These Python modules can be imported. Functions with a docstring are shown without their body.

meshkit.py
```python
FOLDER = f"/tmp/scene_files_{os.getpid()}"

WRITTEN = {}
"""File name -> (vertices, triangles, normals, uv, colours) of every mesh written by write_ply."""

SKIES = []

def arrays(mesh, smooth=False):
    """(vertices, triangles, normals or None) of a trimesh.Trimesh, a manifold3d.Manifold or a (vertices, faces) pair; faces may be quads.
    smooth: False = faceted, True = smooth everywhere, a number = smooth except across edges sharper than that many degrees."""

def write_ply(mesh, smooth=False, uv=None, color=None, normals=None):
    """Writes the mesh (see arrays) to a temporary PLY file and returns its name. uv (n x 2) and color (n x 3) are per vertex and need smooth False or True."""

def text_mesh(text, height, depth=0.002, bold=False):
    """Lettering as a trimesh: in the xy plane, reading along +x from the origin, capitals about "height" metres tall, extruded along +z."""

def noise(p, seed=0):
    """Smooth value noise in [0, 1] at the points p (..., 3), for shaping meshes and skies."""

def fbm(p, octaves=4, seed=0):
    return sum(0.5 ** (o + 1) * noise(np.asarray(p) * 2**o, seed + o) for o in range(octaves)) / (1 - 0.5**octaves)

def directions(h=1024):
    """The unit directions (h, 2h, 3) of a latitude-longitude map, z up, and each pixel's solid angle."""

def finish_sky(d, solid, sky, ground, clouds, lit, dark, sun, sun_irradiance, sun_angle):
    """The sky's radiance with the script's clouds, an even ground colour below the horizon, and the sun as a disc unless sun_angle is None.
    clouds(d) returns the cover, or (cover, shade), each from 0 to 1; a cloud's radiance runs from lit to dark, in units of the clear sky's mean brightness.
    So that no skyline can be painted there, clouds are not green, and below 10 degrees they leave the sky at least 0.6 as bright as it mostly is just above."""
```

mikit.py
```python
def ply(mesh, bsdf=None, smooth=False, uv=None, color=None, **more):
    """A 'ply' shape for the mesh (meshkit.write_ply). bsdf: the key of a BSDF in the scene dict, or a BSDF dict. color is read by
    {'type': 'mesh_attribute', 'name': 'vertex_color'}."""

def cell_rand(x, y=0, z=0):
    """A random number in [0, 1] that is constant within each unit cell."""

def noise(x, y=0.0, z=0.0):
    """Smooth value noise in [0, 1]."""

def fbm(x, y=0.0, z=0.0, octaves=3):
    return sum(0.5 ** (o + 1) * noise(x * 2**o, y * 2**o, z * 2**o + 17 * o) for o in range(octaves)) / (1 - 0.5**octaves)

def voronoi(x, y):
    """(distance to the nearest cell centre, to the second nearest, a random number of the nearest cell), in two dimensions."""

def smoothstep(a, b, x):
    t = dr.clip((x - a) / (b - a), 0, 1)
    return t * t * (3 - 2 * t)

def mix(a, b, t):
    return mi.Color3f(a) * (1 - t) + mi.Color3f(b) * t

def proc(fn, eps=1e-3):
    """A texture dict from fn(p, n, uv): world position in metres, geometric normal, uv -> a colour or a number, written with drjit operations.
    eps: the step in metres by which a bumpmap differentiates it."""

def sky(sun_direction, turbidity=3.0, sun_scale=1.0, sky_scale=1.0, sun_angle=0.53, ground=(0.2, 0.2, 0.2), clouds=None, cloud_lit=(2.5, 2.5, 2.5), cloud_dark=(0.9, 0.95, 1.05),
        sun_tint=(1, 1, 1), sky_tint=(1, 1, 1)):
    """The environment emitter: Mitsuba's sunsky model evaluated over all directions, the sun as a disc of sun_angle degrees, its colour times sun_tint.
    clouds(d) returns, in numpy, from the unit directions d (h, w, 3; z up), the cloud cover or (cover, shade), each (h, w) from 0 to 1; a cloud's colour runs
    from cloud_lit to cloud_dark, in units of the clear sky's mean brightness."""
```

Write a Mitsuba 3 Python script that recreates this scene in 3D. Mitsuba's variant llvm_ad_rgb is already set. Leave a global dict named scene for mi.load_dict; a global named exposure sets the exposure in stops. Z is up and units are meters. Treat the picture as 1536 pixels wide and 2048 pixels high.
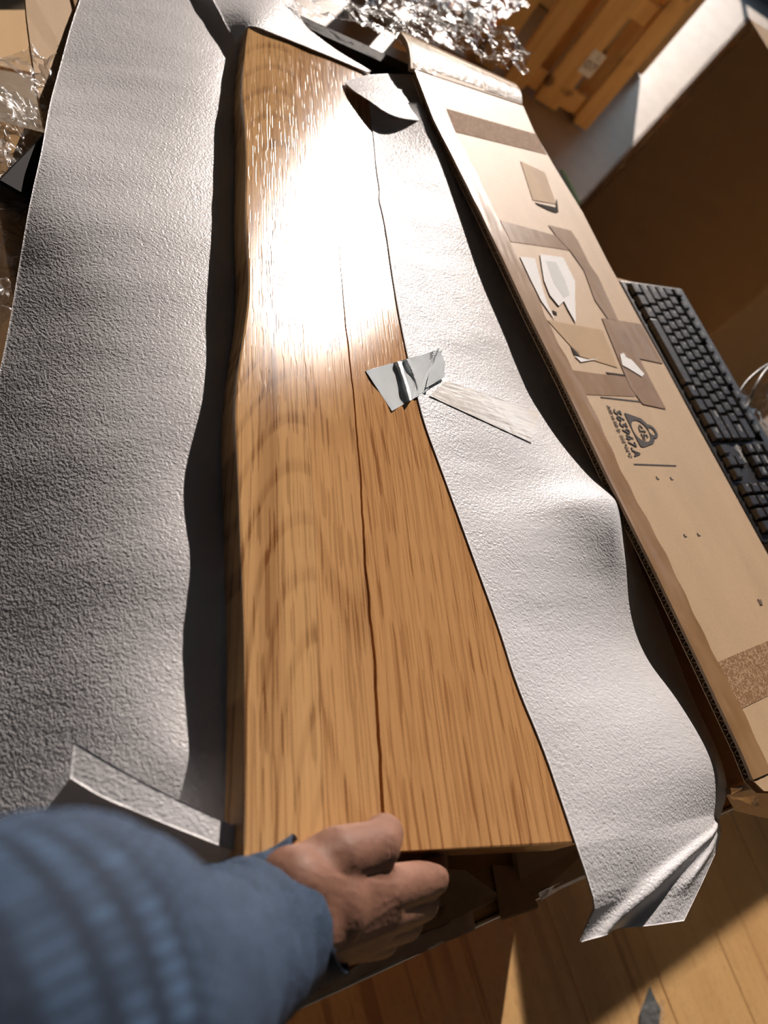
import math, random
import numpy as np, trimesh, mapbox_earcut
import manifold3d as m3
import drjit as dr, mitsuba as mi
import mikit, meshkit
from mikit import noise, fbm, smoothstep, mix, cell_rand, voronoi
from scipy.interpolate import RBFInterpolator, LinearNDInterpolator
from shapely.geometry import Polygon, Point, LineString, box as sbox
from shapely.ops import unary_union
T = mi.ScalarTransform4f
rng = np.random.default_rng(7); random.seed(7)
scene, labels = {}, {}

# ------------------------------------------------------------------ camera, sky, sun, exposure
EYE = np.array([0.0, 0.0, 1.24])            # x runs across the box, y along it, z up
RX = np.array([0.80257288, -0.02063759, 0.596197])
RY = np.array([-0.30245711, -0.87550291, 0.37684793])
RZ = np.array([0.51419497, -0.48277195, -0.70889688])
ROT = np.array([RX, RY, RZ])
FPX = 1560.0
fwd, upv = ROT @ [0, 0, 1], ROT @ [0, -1, 0]
scene['camera'] = {'type': 'thinlens', 'to_world': T().look_at(origin=EYE.tolist(), target=(EYE + fwd).tolist(), up=upv.tolist()),
                   'fov': math.degrees(2 * math.atan(768 / FPX)), 'fov_axis': 'x', 'aperture_radius': 0.0021, 'focus_distance': 0.63,
                   'near_clip': 0.01, 'far_clip': 60.0}
SUN = np.array([math.sin(math.radians(38)) * math.cos(math.radians(26.3)), math.cos(math.radians(38)) * math.cos(math.radians(26.3)), math.sin(math.radians(26.3))])
scene['sky'] = mikit.sky(SUN, turbidity=3.5, sun_scale=1.0, sky_scale=1.0, sky_tint=(0.86, 0.96, 1.14), ground=(0.25, 0.24, 0.22), sun_tint=(0.92, 1.03, 1.45))
exposure = 2.1

# ------------------------------------------------------------------ helpers
ZT = 0.74                                    # table top
def ray(u, v): return ROT @ np.array([(u - 768) / FPX, (v - 1024) / FPX, 1.0])
def W(u, v, h):                              # the point seen at a place of the photograph, h above the table top
    d = ray(u, v); return EYE + d * ((ZT + h - EYE[2]) / d[2])
def WD(u, v, d): return EYE + ray(u, v) * d  # ... at a distance d along the view axis
def WR(u, v, r):                             # ... at a horizontal distance r
    d = ray(u, v); return EYE + d * (r / math.hypot(d[0], d[1]))
PA, PB, PC = 0.10753, -0.010015, -0.039355   # the lifted board's top: h = PA + PB x + PC y
def hp(x, y): return PA + PB * x + PC * y
def WP(u, v, up=0.0):                        # ... on the board's top
    d = ray(u, v); t = (PA + up + ZT - EYE[2]) / (d[2] - PB * d[0] - PC * d[1]); return EYE + d * t
def key(name):
    if name not in scene and name not in labels: return name
    k = 1
    while f'{name}_{k:03d}' in scene or f'{name}_{k:03d}' in labels: k += 1
    return f'{name}_{k:03d}'
def obj(name, mesh, bsdf, parent=None, smooth=False, label=None, **kw):
    k = key(f'{parent}__{name}' if parent else name)
    scene[k] = mikit.ply(mesh, bsdf, smooth=smooth, **kw)
    if label: labels.setdefault(k, {})['label'] = label
    return k
def thing(name, label, cat, group=None, kind=None):
    k = key(name); labels[k] = {'label': label, 'category': cat}
    if group: labels[k]['group'] = group
    if kind: labels[k]['kind'] = kind
    return k
def tag(k, label, cat, group=None, kind=None):
    labels[k] = {'label': label, 'category': cat}
    if group: labels[k]['group'] = group
    if kind: labels[k]['kind'] = kind
def struct(name, mesh, bsdf, smooth=False):
    k = obj(name, mesh, bsdf, None, smooth); labels[k] = {'kind': 'structure'}; return k
def boxm(x0, x1, y0, y1, z0, z1):
    b = trimesh.creation.box((x1 - x0, y1 - y0, z1 - z0)); b.apply_translation(((x0 + x1) / 2, (y0 + y1) / 2, (z0 + z1) / 2)); return b
def rbox(sx, sy, sz, r):                     # rounded box about the origin
    s = m3.Manifold.sphere(r, 8)
    return m3.Manifold.batch_hull([s.translate((a * (sx / 2 - r), b * (sy / 2 - r), c * (sz / 2 - r))) for a in (-1, 1) for b in (-1, 1) for c in (-1, 1)])
def cbox(o, e1, e2, e3, ch=0.003):           # chamfered box: corner o, edge vectors e1 e2 e3
    o, e = np.asarray(o, float), [np.asarray(x, float) for x in (e1, e2, e3)]
    L = [np.linalg.norm(x) for x in e]; n = [x / l for x, l in zip(e, L)]
    pts = []
    for a in (0, 1):
        for b in (0, 1):
            for c in (0, 1):
                s = [1 if t == 0 else -1 for t in (a, b, c)]
                p = o + a * e[0] + b * e[1] + c * e[2]
                q = p + sum(s[i] * n[i] * ch for i in range(3))
                pts += [q - s[i] * n[i] * ch for i in range(3)]
    return trimesh.convex.convex_hull(np.array(pts))
def cat(*ms): return trimesh.util.concatenate(list(ms))
def tri_poly(p):                             # triangles of a simple polygon (n x 2)
    p = np.asarray(p, np.float64)
    return mapbox_earcut.triangulate_float64(p, np.array([len(p)], np.uint32)).reshape(-1, 3).astype(int)
def area2(p): return 0.5 * np.sum(p[:, 0] * np.roll(p[:, 1], -1) - np.roll(p[:, 0], -1) * p[:, 1])
def slab(top, down):                         # polygon of 3-D points (nearly flat) with the thickness vector down
    top = np.asarray(top, float); down = np.asarray(down, float)
    nrm = -down / np.linalg.norm(down)
    a = np.cross(nrm, [0.31, 0.77, 0.55]); a /= np.linalg.norm(a); b = np.cross(nrm, a)
    p2 = np.stack([top @ a, top @ b], 1)
    if area2(p2) < 0: top, p2 = top[::-1], p2[::-1]
    f = tri_poly(p2)
    tr = f[0]; 
    if np.dot(np.cross(top[tr[1]] - top[tr[0]], top[tr[2]] - top[tr[0]]), nrm) < 0: f = f[:, ::-1]
    n = len(top); i = np.arange(n); j = (i + 1) % n
    side = np.vstack([np.stack([i, i + n, j + n], 1), np.stack([i, j + n, j], 1)])
    m = trimesh.Trimesh(np.vstack([top, top + down]), np.vstack([f, f[:, ::-1] + n, side]), process=False)
    return m
def flat(pts, h, t=0.0004):                  # thin piece lying at height h over the table, outline given in the photograph
    return slab([W(u, v, h) for u, v in pts], (0, 0, -t))
def grid_faces(n, m):
    i, j = np.meshgrid(np.arange(n - 1), np.arange(m - 1), indexing='ij'); a = (i * m + j).ravel()
    return np.vstack([np.stack([a, a + m, a + m + 1], 1), np.stack([a, a + m + 1, a + 1], 1)])
def gnormals(P):
    n = np.cross(np.gradient(P, axis=0), np.gradient(P, axis=1)); return n / (np.linalg.norm(n, axis=2, keepdims=True) + 1e-12)
def sheet(P, t=0.0015, up=True):             # grid of points -> sheet with thickness t (below the grid)
    n, m, _ = P.shape; N = gnormals(P)
    if up and N[..., 2].mean() < 0: P = P[:, ::-1]; N = gnormals(P)
    V = np.vstack([P.reshape(-1, 3), (P - N * t).reshape(-1, 3)]); F = grid_faces(n, m); k = n * m
    if np.dot(np.cross(V[F[0][1]] - V[F[0][0]], V[F[0][2]] - V[F[0][0]]), N[0, 0]) < 0: F = F[:, ::-1]
    ring = np.concatenate([np.arange(m), np.arange(1, n) * m + m - 1, (n - 1) * m + np.arange(m - 2, -1, -1), np.arange(n - 2, 0, -1) * m])
    r2 = np.roll(ring, -1)
    side = np.vstack([np.stack([ring, ring + k, r2 + k], 1), np.stack([ring, r2 + k, r2], 1)])
    return trimesh.Trimesh(V, np.vstack([F, F[:, ::-1] + k, side]), process=False)
def poly_at(pts, n):                         # n points spread evenly by length along a polyline
    pts = np.asarray(pts, float); s = np.r_[0, np.cumsum(np.linalg.norm(np.diff(pts, axis=0), axis=1))]
    t = np.linspace(0, s[-1], n); return np.stack([np.interp(t, s, pts[:, k]) for k in range(pts.shape[1])], 1)
def smooth_curve(pts, n, it=2):
    pts = np.asarray(pts, float)
    for _ in range(it):
        q = 0.75 * pts[:-1] + 0.25 * pts[1:]; r = 0.25 * pts[:-1] + 0.75 * pts[1:]
        pts = np.vstack([pts[:1], np.stack([q, r], 1).reshape(-1, pts.shape[1]), pts[-1:]])
    return poly_at(pts, n)
def tube(path, rad, n=12, cap=True):
    path = np.asarray(path, float); k = len(path); rad = np.broadcast_to(rad, (k,))
    tg = np.gradient(path, axis=0); tg /= np.linalg.norm(tg, axis=1, keepdims=True)
    u = np.cross(tg[0], [0.2, 0.1, 0.97]); u /= np.linalg.norm(u); V = []
    for i in range(k):
        u = u - tg[i] * (u @ tg[i]); u /= np.linalg.norm(u); w = np.cross(tg[i], u)
        a = np.arange(n) * 2 * np.pi / n
        V.append(path[i] + rad[i] * (np.cos(a)[:, None] * u + np.sin(a)[:, None] * w))
    V = np.vstack(V); F = []
    for i in range(k - 1):
        for j in range(n):
            a, b = i * n + j, i * n + (j + 1) % n
            F += [[a, b, b + n], [a, b + n, a + n]]
    if cap:
        V = np.vstack([V, path[:1], path[-1:]]); c0, c1 = len(V) - 2, len(V) - 1
        for j in range(n):
            F += [[c0, (j + 1) % n, j], [c1, (k - 1) * n + j, (k - 1) * n + (j + 1) % n]]
    return trimesh.Trimesh(V, np.array(F), process=False)

# ------------------------------------------------------------------ materials
def P(name, color, rough=0.6, bump=None, bscale=1.0, eps=1e-3, two=True, **kw):
    b = {'type': 'principled', 'base_color': color if isinstance(color, dict) else {'type': 'rgb', 'value': list(color)}, 'roughness': rough, **kw}
    if bump is not None: b = {'type': 'bumpmap', 'arbitrary': mikit.proc(bump, eps), 'scale': bscale, 'bsdf': b}
    scene[name] = {'type': 'twosided', 'bsdf': b} if two else b
def C(fn): return mikit.proc(fn)

# oak: growth rings of a log whose heart runs beside the board; u across, v along the board (metres)
BO = np.array([0.172, 0.016]); BD = np.array([0.2720, 0.9623]); BN = np.array([0.9623, -0.2720])
def oak(pith, d0, slope, dark, light, streak):
    def f(p, n, uv):
        x, y = p.x - BO[0], p.y - BO[1]
        u = x * BN[0] + y * BN[1]; v = x * BD[0] + y * BD[1]
        wob = 0.034 * (noise(v * 4.1, u * 7, 3.1) - 0.5) + 0.008 * (noise(v * 14, u * 26, 9.0) - 0.5) + 0.0012 * (noise(v * 70, u * 160, 4.0) - 0.5)
        q = u - pith + wob
        dd = d0 + slope * v + 0.03 * (noise(v * 3.1, 1.7) - 0.5) + (ZT + 0.1 - p.z) * 0.8
        r = dr.sqrt(q * q + dd * dd) * 1000.0
        ph = r / 8.5 + 0.5 * noise(v * 3, u * 20, 5.0)
        fr = ph - dr.floor(ph)
        early = smoothstep(0.0, 0.12, fr) * (1 - smoothstep(0.20, 0.42, fr)) * (0.4 + 0.6 * noise(v * 11, u * 30, 6.0))
        fib = noise(u * 1300, v * 24, 1.0)
        dash = smoothstep(0.57, 0.72, noise(u * 900, v * 30, 2.0))
        line = smoothstep(0.55, 0.80, noise(u * 430, v * 6.5, 7.0))
        t = 0.30 * early + 0.50 * dash * (0.62 + 0.38 * early) + 0.09 * line + 0.14 * (fib - 0.5) + 0.24 * (fbm(u * 24, v * 2.0, 4.0) - 0.5)
        if streak: t = t + 0.34 * smoothstep(0.013, 0.002, dr.abs(u - 0.0145 - 0.004 * noise(v * 7, 3.3))) * smoothstep(0.02, 0.12, v) * (1 - smoothstep(0.30, 0.42, v))
        c = mix(light, dark, dr.clip(0.10 + t, 0, 1))
        if streak:
            s = smoothstep(0.0065, 0.0, dr.abs(u - 0.016 - 0.012 * noise(v * 9, 2.2))) * smoothstep(0.28, 0.36, v) * (1 - smoothstep(0.50, 0.58, v))
            c = mix(c, (0.075, 0.040, 0.045), s * (0.35 + 0.6 * fib))
        return c
    return f
def oak_bump(p, n, uv):
    x, y = p.x - BO[0], p.y - BO[1]
    u = x * BN[0] + y * BN[1]; v = x * BD[0] + y * BD[1]
    return -0.000032 * smoothstep(0.60, 0.80, noise(u * 900, v * 48, 2.0)) + 0.00001 * noise(u * 420, v * 8, 7.0)
def varnished(name, fn):
    scene[name] = {'type': 'bumpmap', 'arbitrary': mikit.proc(oak_bump, 5e-4), 'scale': 1.0,
                   'bsdf': {'type': 'roughplastic', 'distribution': 'beckmann', 'alpha': 0.055, 'int_ior': 1.5, 'nonlinear': False, 'diffuse_reflectance': C(fn)}}
JU = 0.0400
varnished('oak_middle', oak(0.069, 0.060, -0.10, (0.22, 0.085, 0.027), (0.65, 0.37, 0.160), False))
varnished('oak_heart', oak(JU + 0.004, 0.010, 0.15, (0.20, 0.080, 0.026), (0.68, 0.405, 0.180), True))
varnished('oak_straight', oak(-0.12, 0.05, 0.02, (0.24, 0.090, 0.028), (0.63, 0.345, 0.145), False))

def card_col(base, amt=0.10):
    base = np.array(base)
    def f(p, n, uv):
        g = fbm(p.x * 38 + p.z * 21, p.y * 9, p.z * 15) - 0.5
        s = noise(p.x * 1500, p.y * 1500, p.z * 1500) - 0.5
        return mi.Color3f(*[float(b) for b in base]) * (1 + amt * g * 2 + 0.12 * s)
    return f
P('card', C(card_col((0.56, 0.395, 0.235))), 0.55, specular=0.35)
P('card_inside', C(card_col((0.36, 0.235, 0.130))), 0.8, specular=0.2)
P('card_torn', C(card_col((0.55, 0.385, 0.225), 0.16)), 0.6, specular=0.1)
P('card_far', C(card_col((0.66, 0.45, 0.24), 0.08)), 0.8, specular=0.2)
P('card_plain', C(card_col((0.50, 0.345, 0.20), 0.06)), 0.85, specular=0.1)
P('liner', (0.40, 0.28, 0.165), 0.8)
P('flute', (0.30, 0.20, 0.115), 0.9)
def tape_col(p, n, uv):
    g = fbm(p.x * 30, p.y * 30, 2.0) - 0.5
    return mix((0.285, 0.160, 0.070), (0.37, 0.225, 0.115), dr.clip(0.5 + 1.4 * g, 0, 1))
P('tape', C(tape_col), 0.28, lambda p, n, uv: 0.0006 * fbm(p.x * 60, p.y * 16, p.z * 60), 1.0, 6e-4, specular=0.4, clearcoat=0.15, clearcoat_gloss=0.85)
def tape_grain(p, n, uv):
    return mix((0.26, 0.14, 0.065), (0.46, 0.30, 0.18), smoothstep(0.45, 0.7, noise(p.x * 900, p.y * 900, 1.0)))
P('tape_worn', C(tape_grain), 0.75, specular=0.2)
P('print_ink', (0.050, 0.042, 0.042), 0.8)
P('paper', (0.86, 0.86, 0.85), 0.7)
P('paper_grey', (0.62, 0.64, 0.62), 0.7)
P('hole_shade', (0.030, 0.020, 0.013), 0.95)

def foam_bump(p, n, uv):
    return 0.00033 * noise(p.x * 640, p.y * 640, p.z * 640) + 0.00024 * noise(p.x * 1400, p.y * 1400, p.z * 1400) + 0.0009 * noise(p.x * 9, p.y * 42, p.z * 9)
P('foam', (0.65, 0.655, 0.67), 0.42, foam_bump, 1.0, 3e-4, specular=0.45, sheen=0.3)
P('black_bar', (0.014, 0.014, 0.016), 0.65, specular=0.25)
P('black_plastic', C(lambda p, n, uv: mix((0.012, 0.012, 0.013), (0.085, 0.075, 0.060), smoothstep(0.58, 0.82, fbm(p.x * 210, p.y * 210, p.z * 90)) * 0.6)), 0.42, specular=0.5)
P('key_plastic', C(lambda p, n, uv: mix((0.016, 0.016, 0.018), (0.125, 0.105, 0.080), smoothstep(0.55, 0.8, fbm(p.x * 260, p.y * 260, p.z * 60)) * 0.6)), 0.40, specular=0.5)
P('legend', (0.62, 0.62, 0.58), 0.6)
def beech(p, n, uv):
    w = 0.213; k = dr.floor((p.x - 0.04) / w); tone = cell_rand(k, dr.floor(p.y / 1.2 + 0.37 * k), 3)
    s = dr.floor((p.x - 0.04) / (w / 3)); tone = 0.45 * tone + 0.55 * cell_rand(s, dr.floor(p.y / 0.52 + 0.41 * s), 5)
    g = noise(p.x * 160, p.y * 5, tone * 30); h = fbm(p.x * 18 + tone * 9, p.y * 1.3, 4.0)
    fl = smoothstep(0.74, 0.86, noise(p.x * 700, p.y * 90, 4.0))
    c = mix((0.66, 0.43, 0.19), (0.50, 0.285, 0.115), dr.clip(0.35 * tone + 0.28 * g + 0.5 * h - 0.1, 0, 1))
    c = mix(c, (0.28, 0.13, 0.055), smoothstep(0.72, 0.85, noise(p.x * 70, p.y * 1.2, 8.0)) * 0.55)
    return mix(c, (0.36, 0.19, 0.08), fl * 0.4)
P('beech', C(beech), 0.33, specular=0.45)
def lino(p, n, uv):
    return mix((0.31, 0.235, 0.15), (0.41, 0.32, 0.215), fbm(p.x * 7, p.y * 7, 1.0, ) * 0.9 + 0.2 * (noise(p.x * 60, p.y * 60) - 0.5))
P('lino', C(lino), 0.42, lambda p, n, uv: 0.002 * fbm(p.x * 6, p.y * 6, 2.0), 1.0, 4e-3, specular=0.55)
def pine(p, n, uv):
    g = noise(p.x * 150 + p.y * 150, p.z * 6, 2.0); h = fbm(p.x * 14, p.y * 14, p.z * 2.0)
    d = smoothstep(0.60, 0.82, fbm(p.x * 7, p.y * 7, p.z * 7 + 5))
    c = mix((0.86, 0.56, 0.23), (0.62, 0.33, 0.105), dr.clip(0.45 * g + 0.6 * h - 0.1, 0, 1))
    c = mix(c, (0.16, 0.090, 0.045), d * 0.55)
    return mix(c, (0.10, 0.04, 0.015), smoothstep(0.80, 0.90, noise(p.x * 16, p.y * 16, p.z * 11)) * 0.8)
P('pine', C(pine), 0.6)
P('plaster', (0.16, 0.165, 0.17), 0.9)
P('aluminium', (0.62, 0.62, 0.60), 0.35, metallic=0.9)
P('steel_dark', (0.08, 0.08, 0.085), 0.4, metallic=0.5)
def weave(p, n, uv):
    x, y = p.x - BO[0], p.y - BO[1]
    return 0.00016 * (dr.sin((x * 0.9 + y * 0.44) * 4200) + dr.sin((x * -0.44 + y * 0.9) * 4200))
P('duct', (0.70, 0.77, 0.80), 0.34, weave, 1.0, 2e-4, metallic=0.25, specular=0.5)
def film_bump(p, n, uv): return 0.004 * fbm(p.x * 45, p.y * 45, p.z * 45)
def film(name, w, tint, rough, bump=0.5):
    scene[name] = {'type': 'blendbsdf', 'weight': w, 'a': {'type': 'thindielectric'},
                   'b': {'type': 'twosided', 'bsdf': {'type': 'principled', 'base_color': {'type': 'rgb', 'value': list(tint)}, 'roughness': rough, 'specular': 0.9, 'metallic': 0.55}}}
film('stretch_film', 0.18, (0.72, 0.72, 0.71), 0.26)
P('clear_tape', (0.50, 0.37, 0.25), 0.16, lambda p, n, uv: 0.0006 * fbm(p.x * 120, p.y * 120, p.z * 120), 1.0, 5e-4, specular=0.9, clearcoat=1.0, clearcoat_gloss=0.9)
P('foam_tape', (0.82, 0.80, 0.76), 0.18, lambda p, n, uv: 0.0006 * fbm(p.x * 160, p.y * 90, p.z * 100), 1.0, 5e-4, specular=0.8)
film('tape_film', 0.5, (0.42, 0.29, 0.18), 0.22)
def skin_col(p, n, uv):
    g = fbm(p.x * 90, p.y * 90, p.z * 90); k = noise(p.x * 480, p.y * 480, p.z * 480)
    c = mix((0.19, 0.094, 0.062), (0.265, 0.135, 0.092), dr.clip(g * 1.2 - 0.1, 0, 1))
    return c * (0.93 + 0.14 * k)
KNUCKLES = []                                # (place, direction of the finger, reach): filled where the hand is built
def skin_bump(p, n, uv):
    q = p.x * 0.55 + p.y * 0.8
    b = 0.00014 * noise(p.x * 620, p.y * 620, p.z * 620) + 0.00016 * noise(q * 420, (p.x - p.y) * 90, p.z * 300)
    for c, a, reach in KNUCKLES:
        x, y, z = p.x - c[0], p.y - c[1], p.z - c[2]
        along = x * a[0] + y * a[1] + z * a[2]
        w = dr.exp(-(x * x + y * y + z * z) / (reach * reach))
        b = b - 0.00055 * w * dr.square(dr.square(dr.sin(along * 1250 + 5.0 * noise(p.x * 160, p.y * 160, p.z * 160))))
    return b
P('skin', C(skin_col), 0.58, skin_bump, 1.0, 3e-4, specular=0.3)
def knit(p, n, uv):                          # small light dashes woven into blue; uv in metres on the cloth
    a, b = uv.x / 0.0036, uv.y / 0.0021
    row = dr.floor(b); a = a + 0.5 * (row - 2 * dr.floor(row / 2))
    fx, fy = a - dr.floor(a) - 0.5, b - row - 0.5
    k = cell_rand(dr.floor(a), row, 2)
    dash = smoothstep(0.36, 0.22, dr.abs(fx)) * smoothstep(0.34, 0.2, dr.abs(fy)) * (0.45 + 0.55 * k)
    f = noise(uv.x * 2600, uv.y * 2600, 1.0)
    return mix((0.006, 0.015, 0.033), (0.062, 0.120, 0.215), dr.clip(dash * 0.8 + 0.12 * f, 0, 1))
P('shirt', C(knit), 0.85, lambda p, n, uv: 0.0004 * noise(p.x * 900, p.y * 900, p.z * 900), 1.0, 3e-4, sheen=0.1)
P('cable_grey', (0.24, 0.25, 0.245), 0.4)
P('cable_black', (0.02, 0.02, 0.02), 0.4)
P('green', (0.20, 0.42, 0.05), 0.5)
P('grey_plastic', (0.10, 0.11, 0.11), 0.35)

# ------------------------------------------------------------------ the room
FX0, FX1, FY0, FY1, CEIL = -3.2, 9.2, -3.2, 7.2, 6.2
struct('floor', boxm(FX0, FX1, FY0, FY1, -0.10, -0.008), 'lino')
BW = 0.213
for i in range(int((2.45 + 1.45) / BW)):     # wooden floor boards, laid in the near half of the room
    x0 = 0.04 + BW * (i - 7); y = -1.75 - 0.31 * ((i * 7) % 4)
    while y < 0.95:
        y1 = min(y + 1.2, 0.95)
        if y1 - max(y, -1.75) > 0.05:
            b = cbox((x0 + 0.0004, max(y, -1.75) + 0.0004, -0.008), (BW - 0.0008, 0, 0), (0, y1 - max(y, -1.75) - 0.0008, 0), (0, 0, 0.008), 0.0012)
            obj('board', b, 'beech', 'floor')
        y = y1
WIN = []
def wall_with_window(name, fixed, a0, a1, w0, w1, z0, z1, axis):
    t = 0.2
    parts = []
    for (p0, p1, q0, q1) in ((a0, w0, 0, CEIL), (w1, a1, 0, CEIL), (w0, w1, 0, z0), (w0, w1, z1, CEIL)):
        parts.append(boxm(p0, p1, fixed, fixed + t, q0, q1) if axis == 'x' else boxm(fixed, fixed + t, p0, p1, q0, q1))
    struct(name, cat(*parts), 'plaster')
    fr = []
    for c in (w0, w1 - 0.6, w1):
        fr.append(boxm(c - 0.025, c + 0.025, fixed + 0.05, fixed + 0.12, z0, z1) if axis == 'x' else boxm(fixed + 0.05, fixed + 0.12, c - 0.025, c + 0.025, z0, z1))
    struct('window_' + str(1 + len(WIN)), cat(*fr), 'plaster'); WIN.append(1)
    return fr
WINF = wall_with_window('wall_back', 7.0, FX0, FX1, 4.3, 8.9, 0.35, 5.9, 'x')
struct('wall_left', boxm(FX0 - 0.2, FX0, FY0, FY1, 0, CEIL), 'plaster')
struct('wall_front', boxm(FX0, FX1, FY0 - 0.2, FY0, 0, CEIL), 'plaster')
WINR_ADDED = wall_with_window('wall_right', FX1, FY0, FY1, 1.6, 6.8, 0.35, 5.9, 'y')  # unseen window, added so sunlight bounces onto the pallet
struct('ceiling', boxm(FX0, FX1, FY0, FY1, CEIL, CEIL + 0.15), 'plaster')

# ------------------------------------------------------------------ table
t = thing('table', 'beech table with a grey metal front edge under the long open box', 'table')
obj('top', cbox((0.135, -0.066, ZT - 0.03), (1.055, 0, 0), (0, 0.738, 0), (0, 0, 0.03), 0.003), 'beech', t)
obj('edge_strip', cbox((0.135, -0.0695, ZT - 0.033), (1.055, 0, 0), (0, 0.003, 0), (0, 0, 0.0345), 0.0008), 'aluminium', t, label='grey metal edge strip')
for sx in (0.15, 1.13):
    obj('sun_block_leg', cbox((sx, -0.02, 0.0), (0.025, 0, 0), (0, 0.64, 0), (0, 0, ZT - 0.03), 0.002), 'beech', t)  # unseen legs, made full panels to keep sun off the near floor

# ------------------------------------------------------------------ keyboard
kb = thing('keyboard', 'black dusty computer keyboard on the table beside the box', 'keyboard')
KO = W(1236, 557, 0.0165); th = math.radians(5.0)
KM = np.eye(4); KM[:3, 0] = (0, -1, 0); KM[:3, 1] = (math.cos(th), 0, math.sin(th)); KM[:3, 2] = np.cross(KM[:3, 0], KM[:3, 1]); KM[:3, 3] = KO
if KM[2, 2] < 0: KM[:3, 2] *= -1
KT = T(KM.tolist())
def kput(m):
    m = m if isinstance(m, trimesh.Trimesh) else trimesh.Trimesh(*meshkit.arrays(m)[:2], process=False)
    m = m.copy(); m.apply_transform(KM)
    if np.linalg.det(KM[:3, :3]) < 0: m.invert()
    return m
KL, KD = 0.452, 0.152
U = 0.01905; K0x, K0y = 0.0085, 0.012
body = rbox(KL, KD, 0.0135, 0.005).translate((KL / 2, KD / 2, -0.00675))
for (a, b_, c, d) in ((0, 15, 0, 5), (0, 15, 5.22, 6.27), (15.25, 18.25, 0, 1.0), (16.25, 17.25, 1.0, 2.0), (15.25, 18.25, 3, 5), (15.25, 18.25, 5.22, 6.27), (18.5, 22.5, 0, 5)):
    body -= m3.Manifold.cube(((b_ - a) * U + 0.0016, (d - c) * U + 0.0016, 0.02)).translate((K0x + a * U - 0.0008, K0y + c * U - 0.0008, -0.0045))
obj('body', kput(body), 'black_plastic', kb, 30)
for fx in (0.03, KL - 0.06):
    obj('foot', kput(m3.Manifold.cube((0.03, 0.012, 0.0145)).translate((fx, KD - 0.025, -0.0275))), 'black_plastic', kb)
KEYPLY = {}
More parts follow.
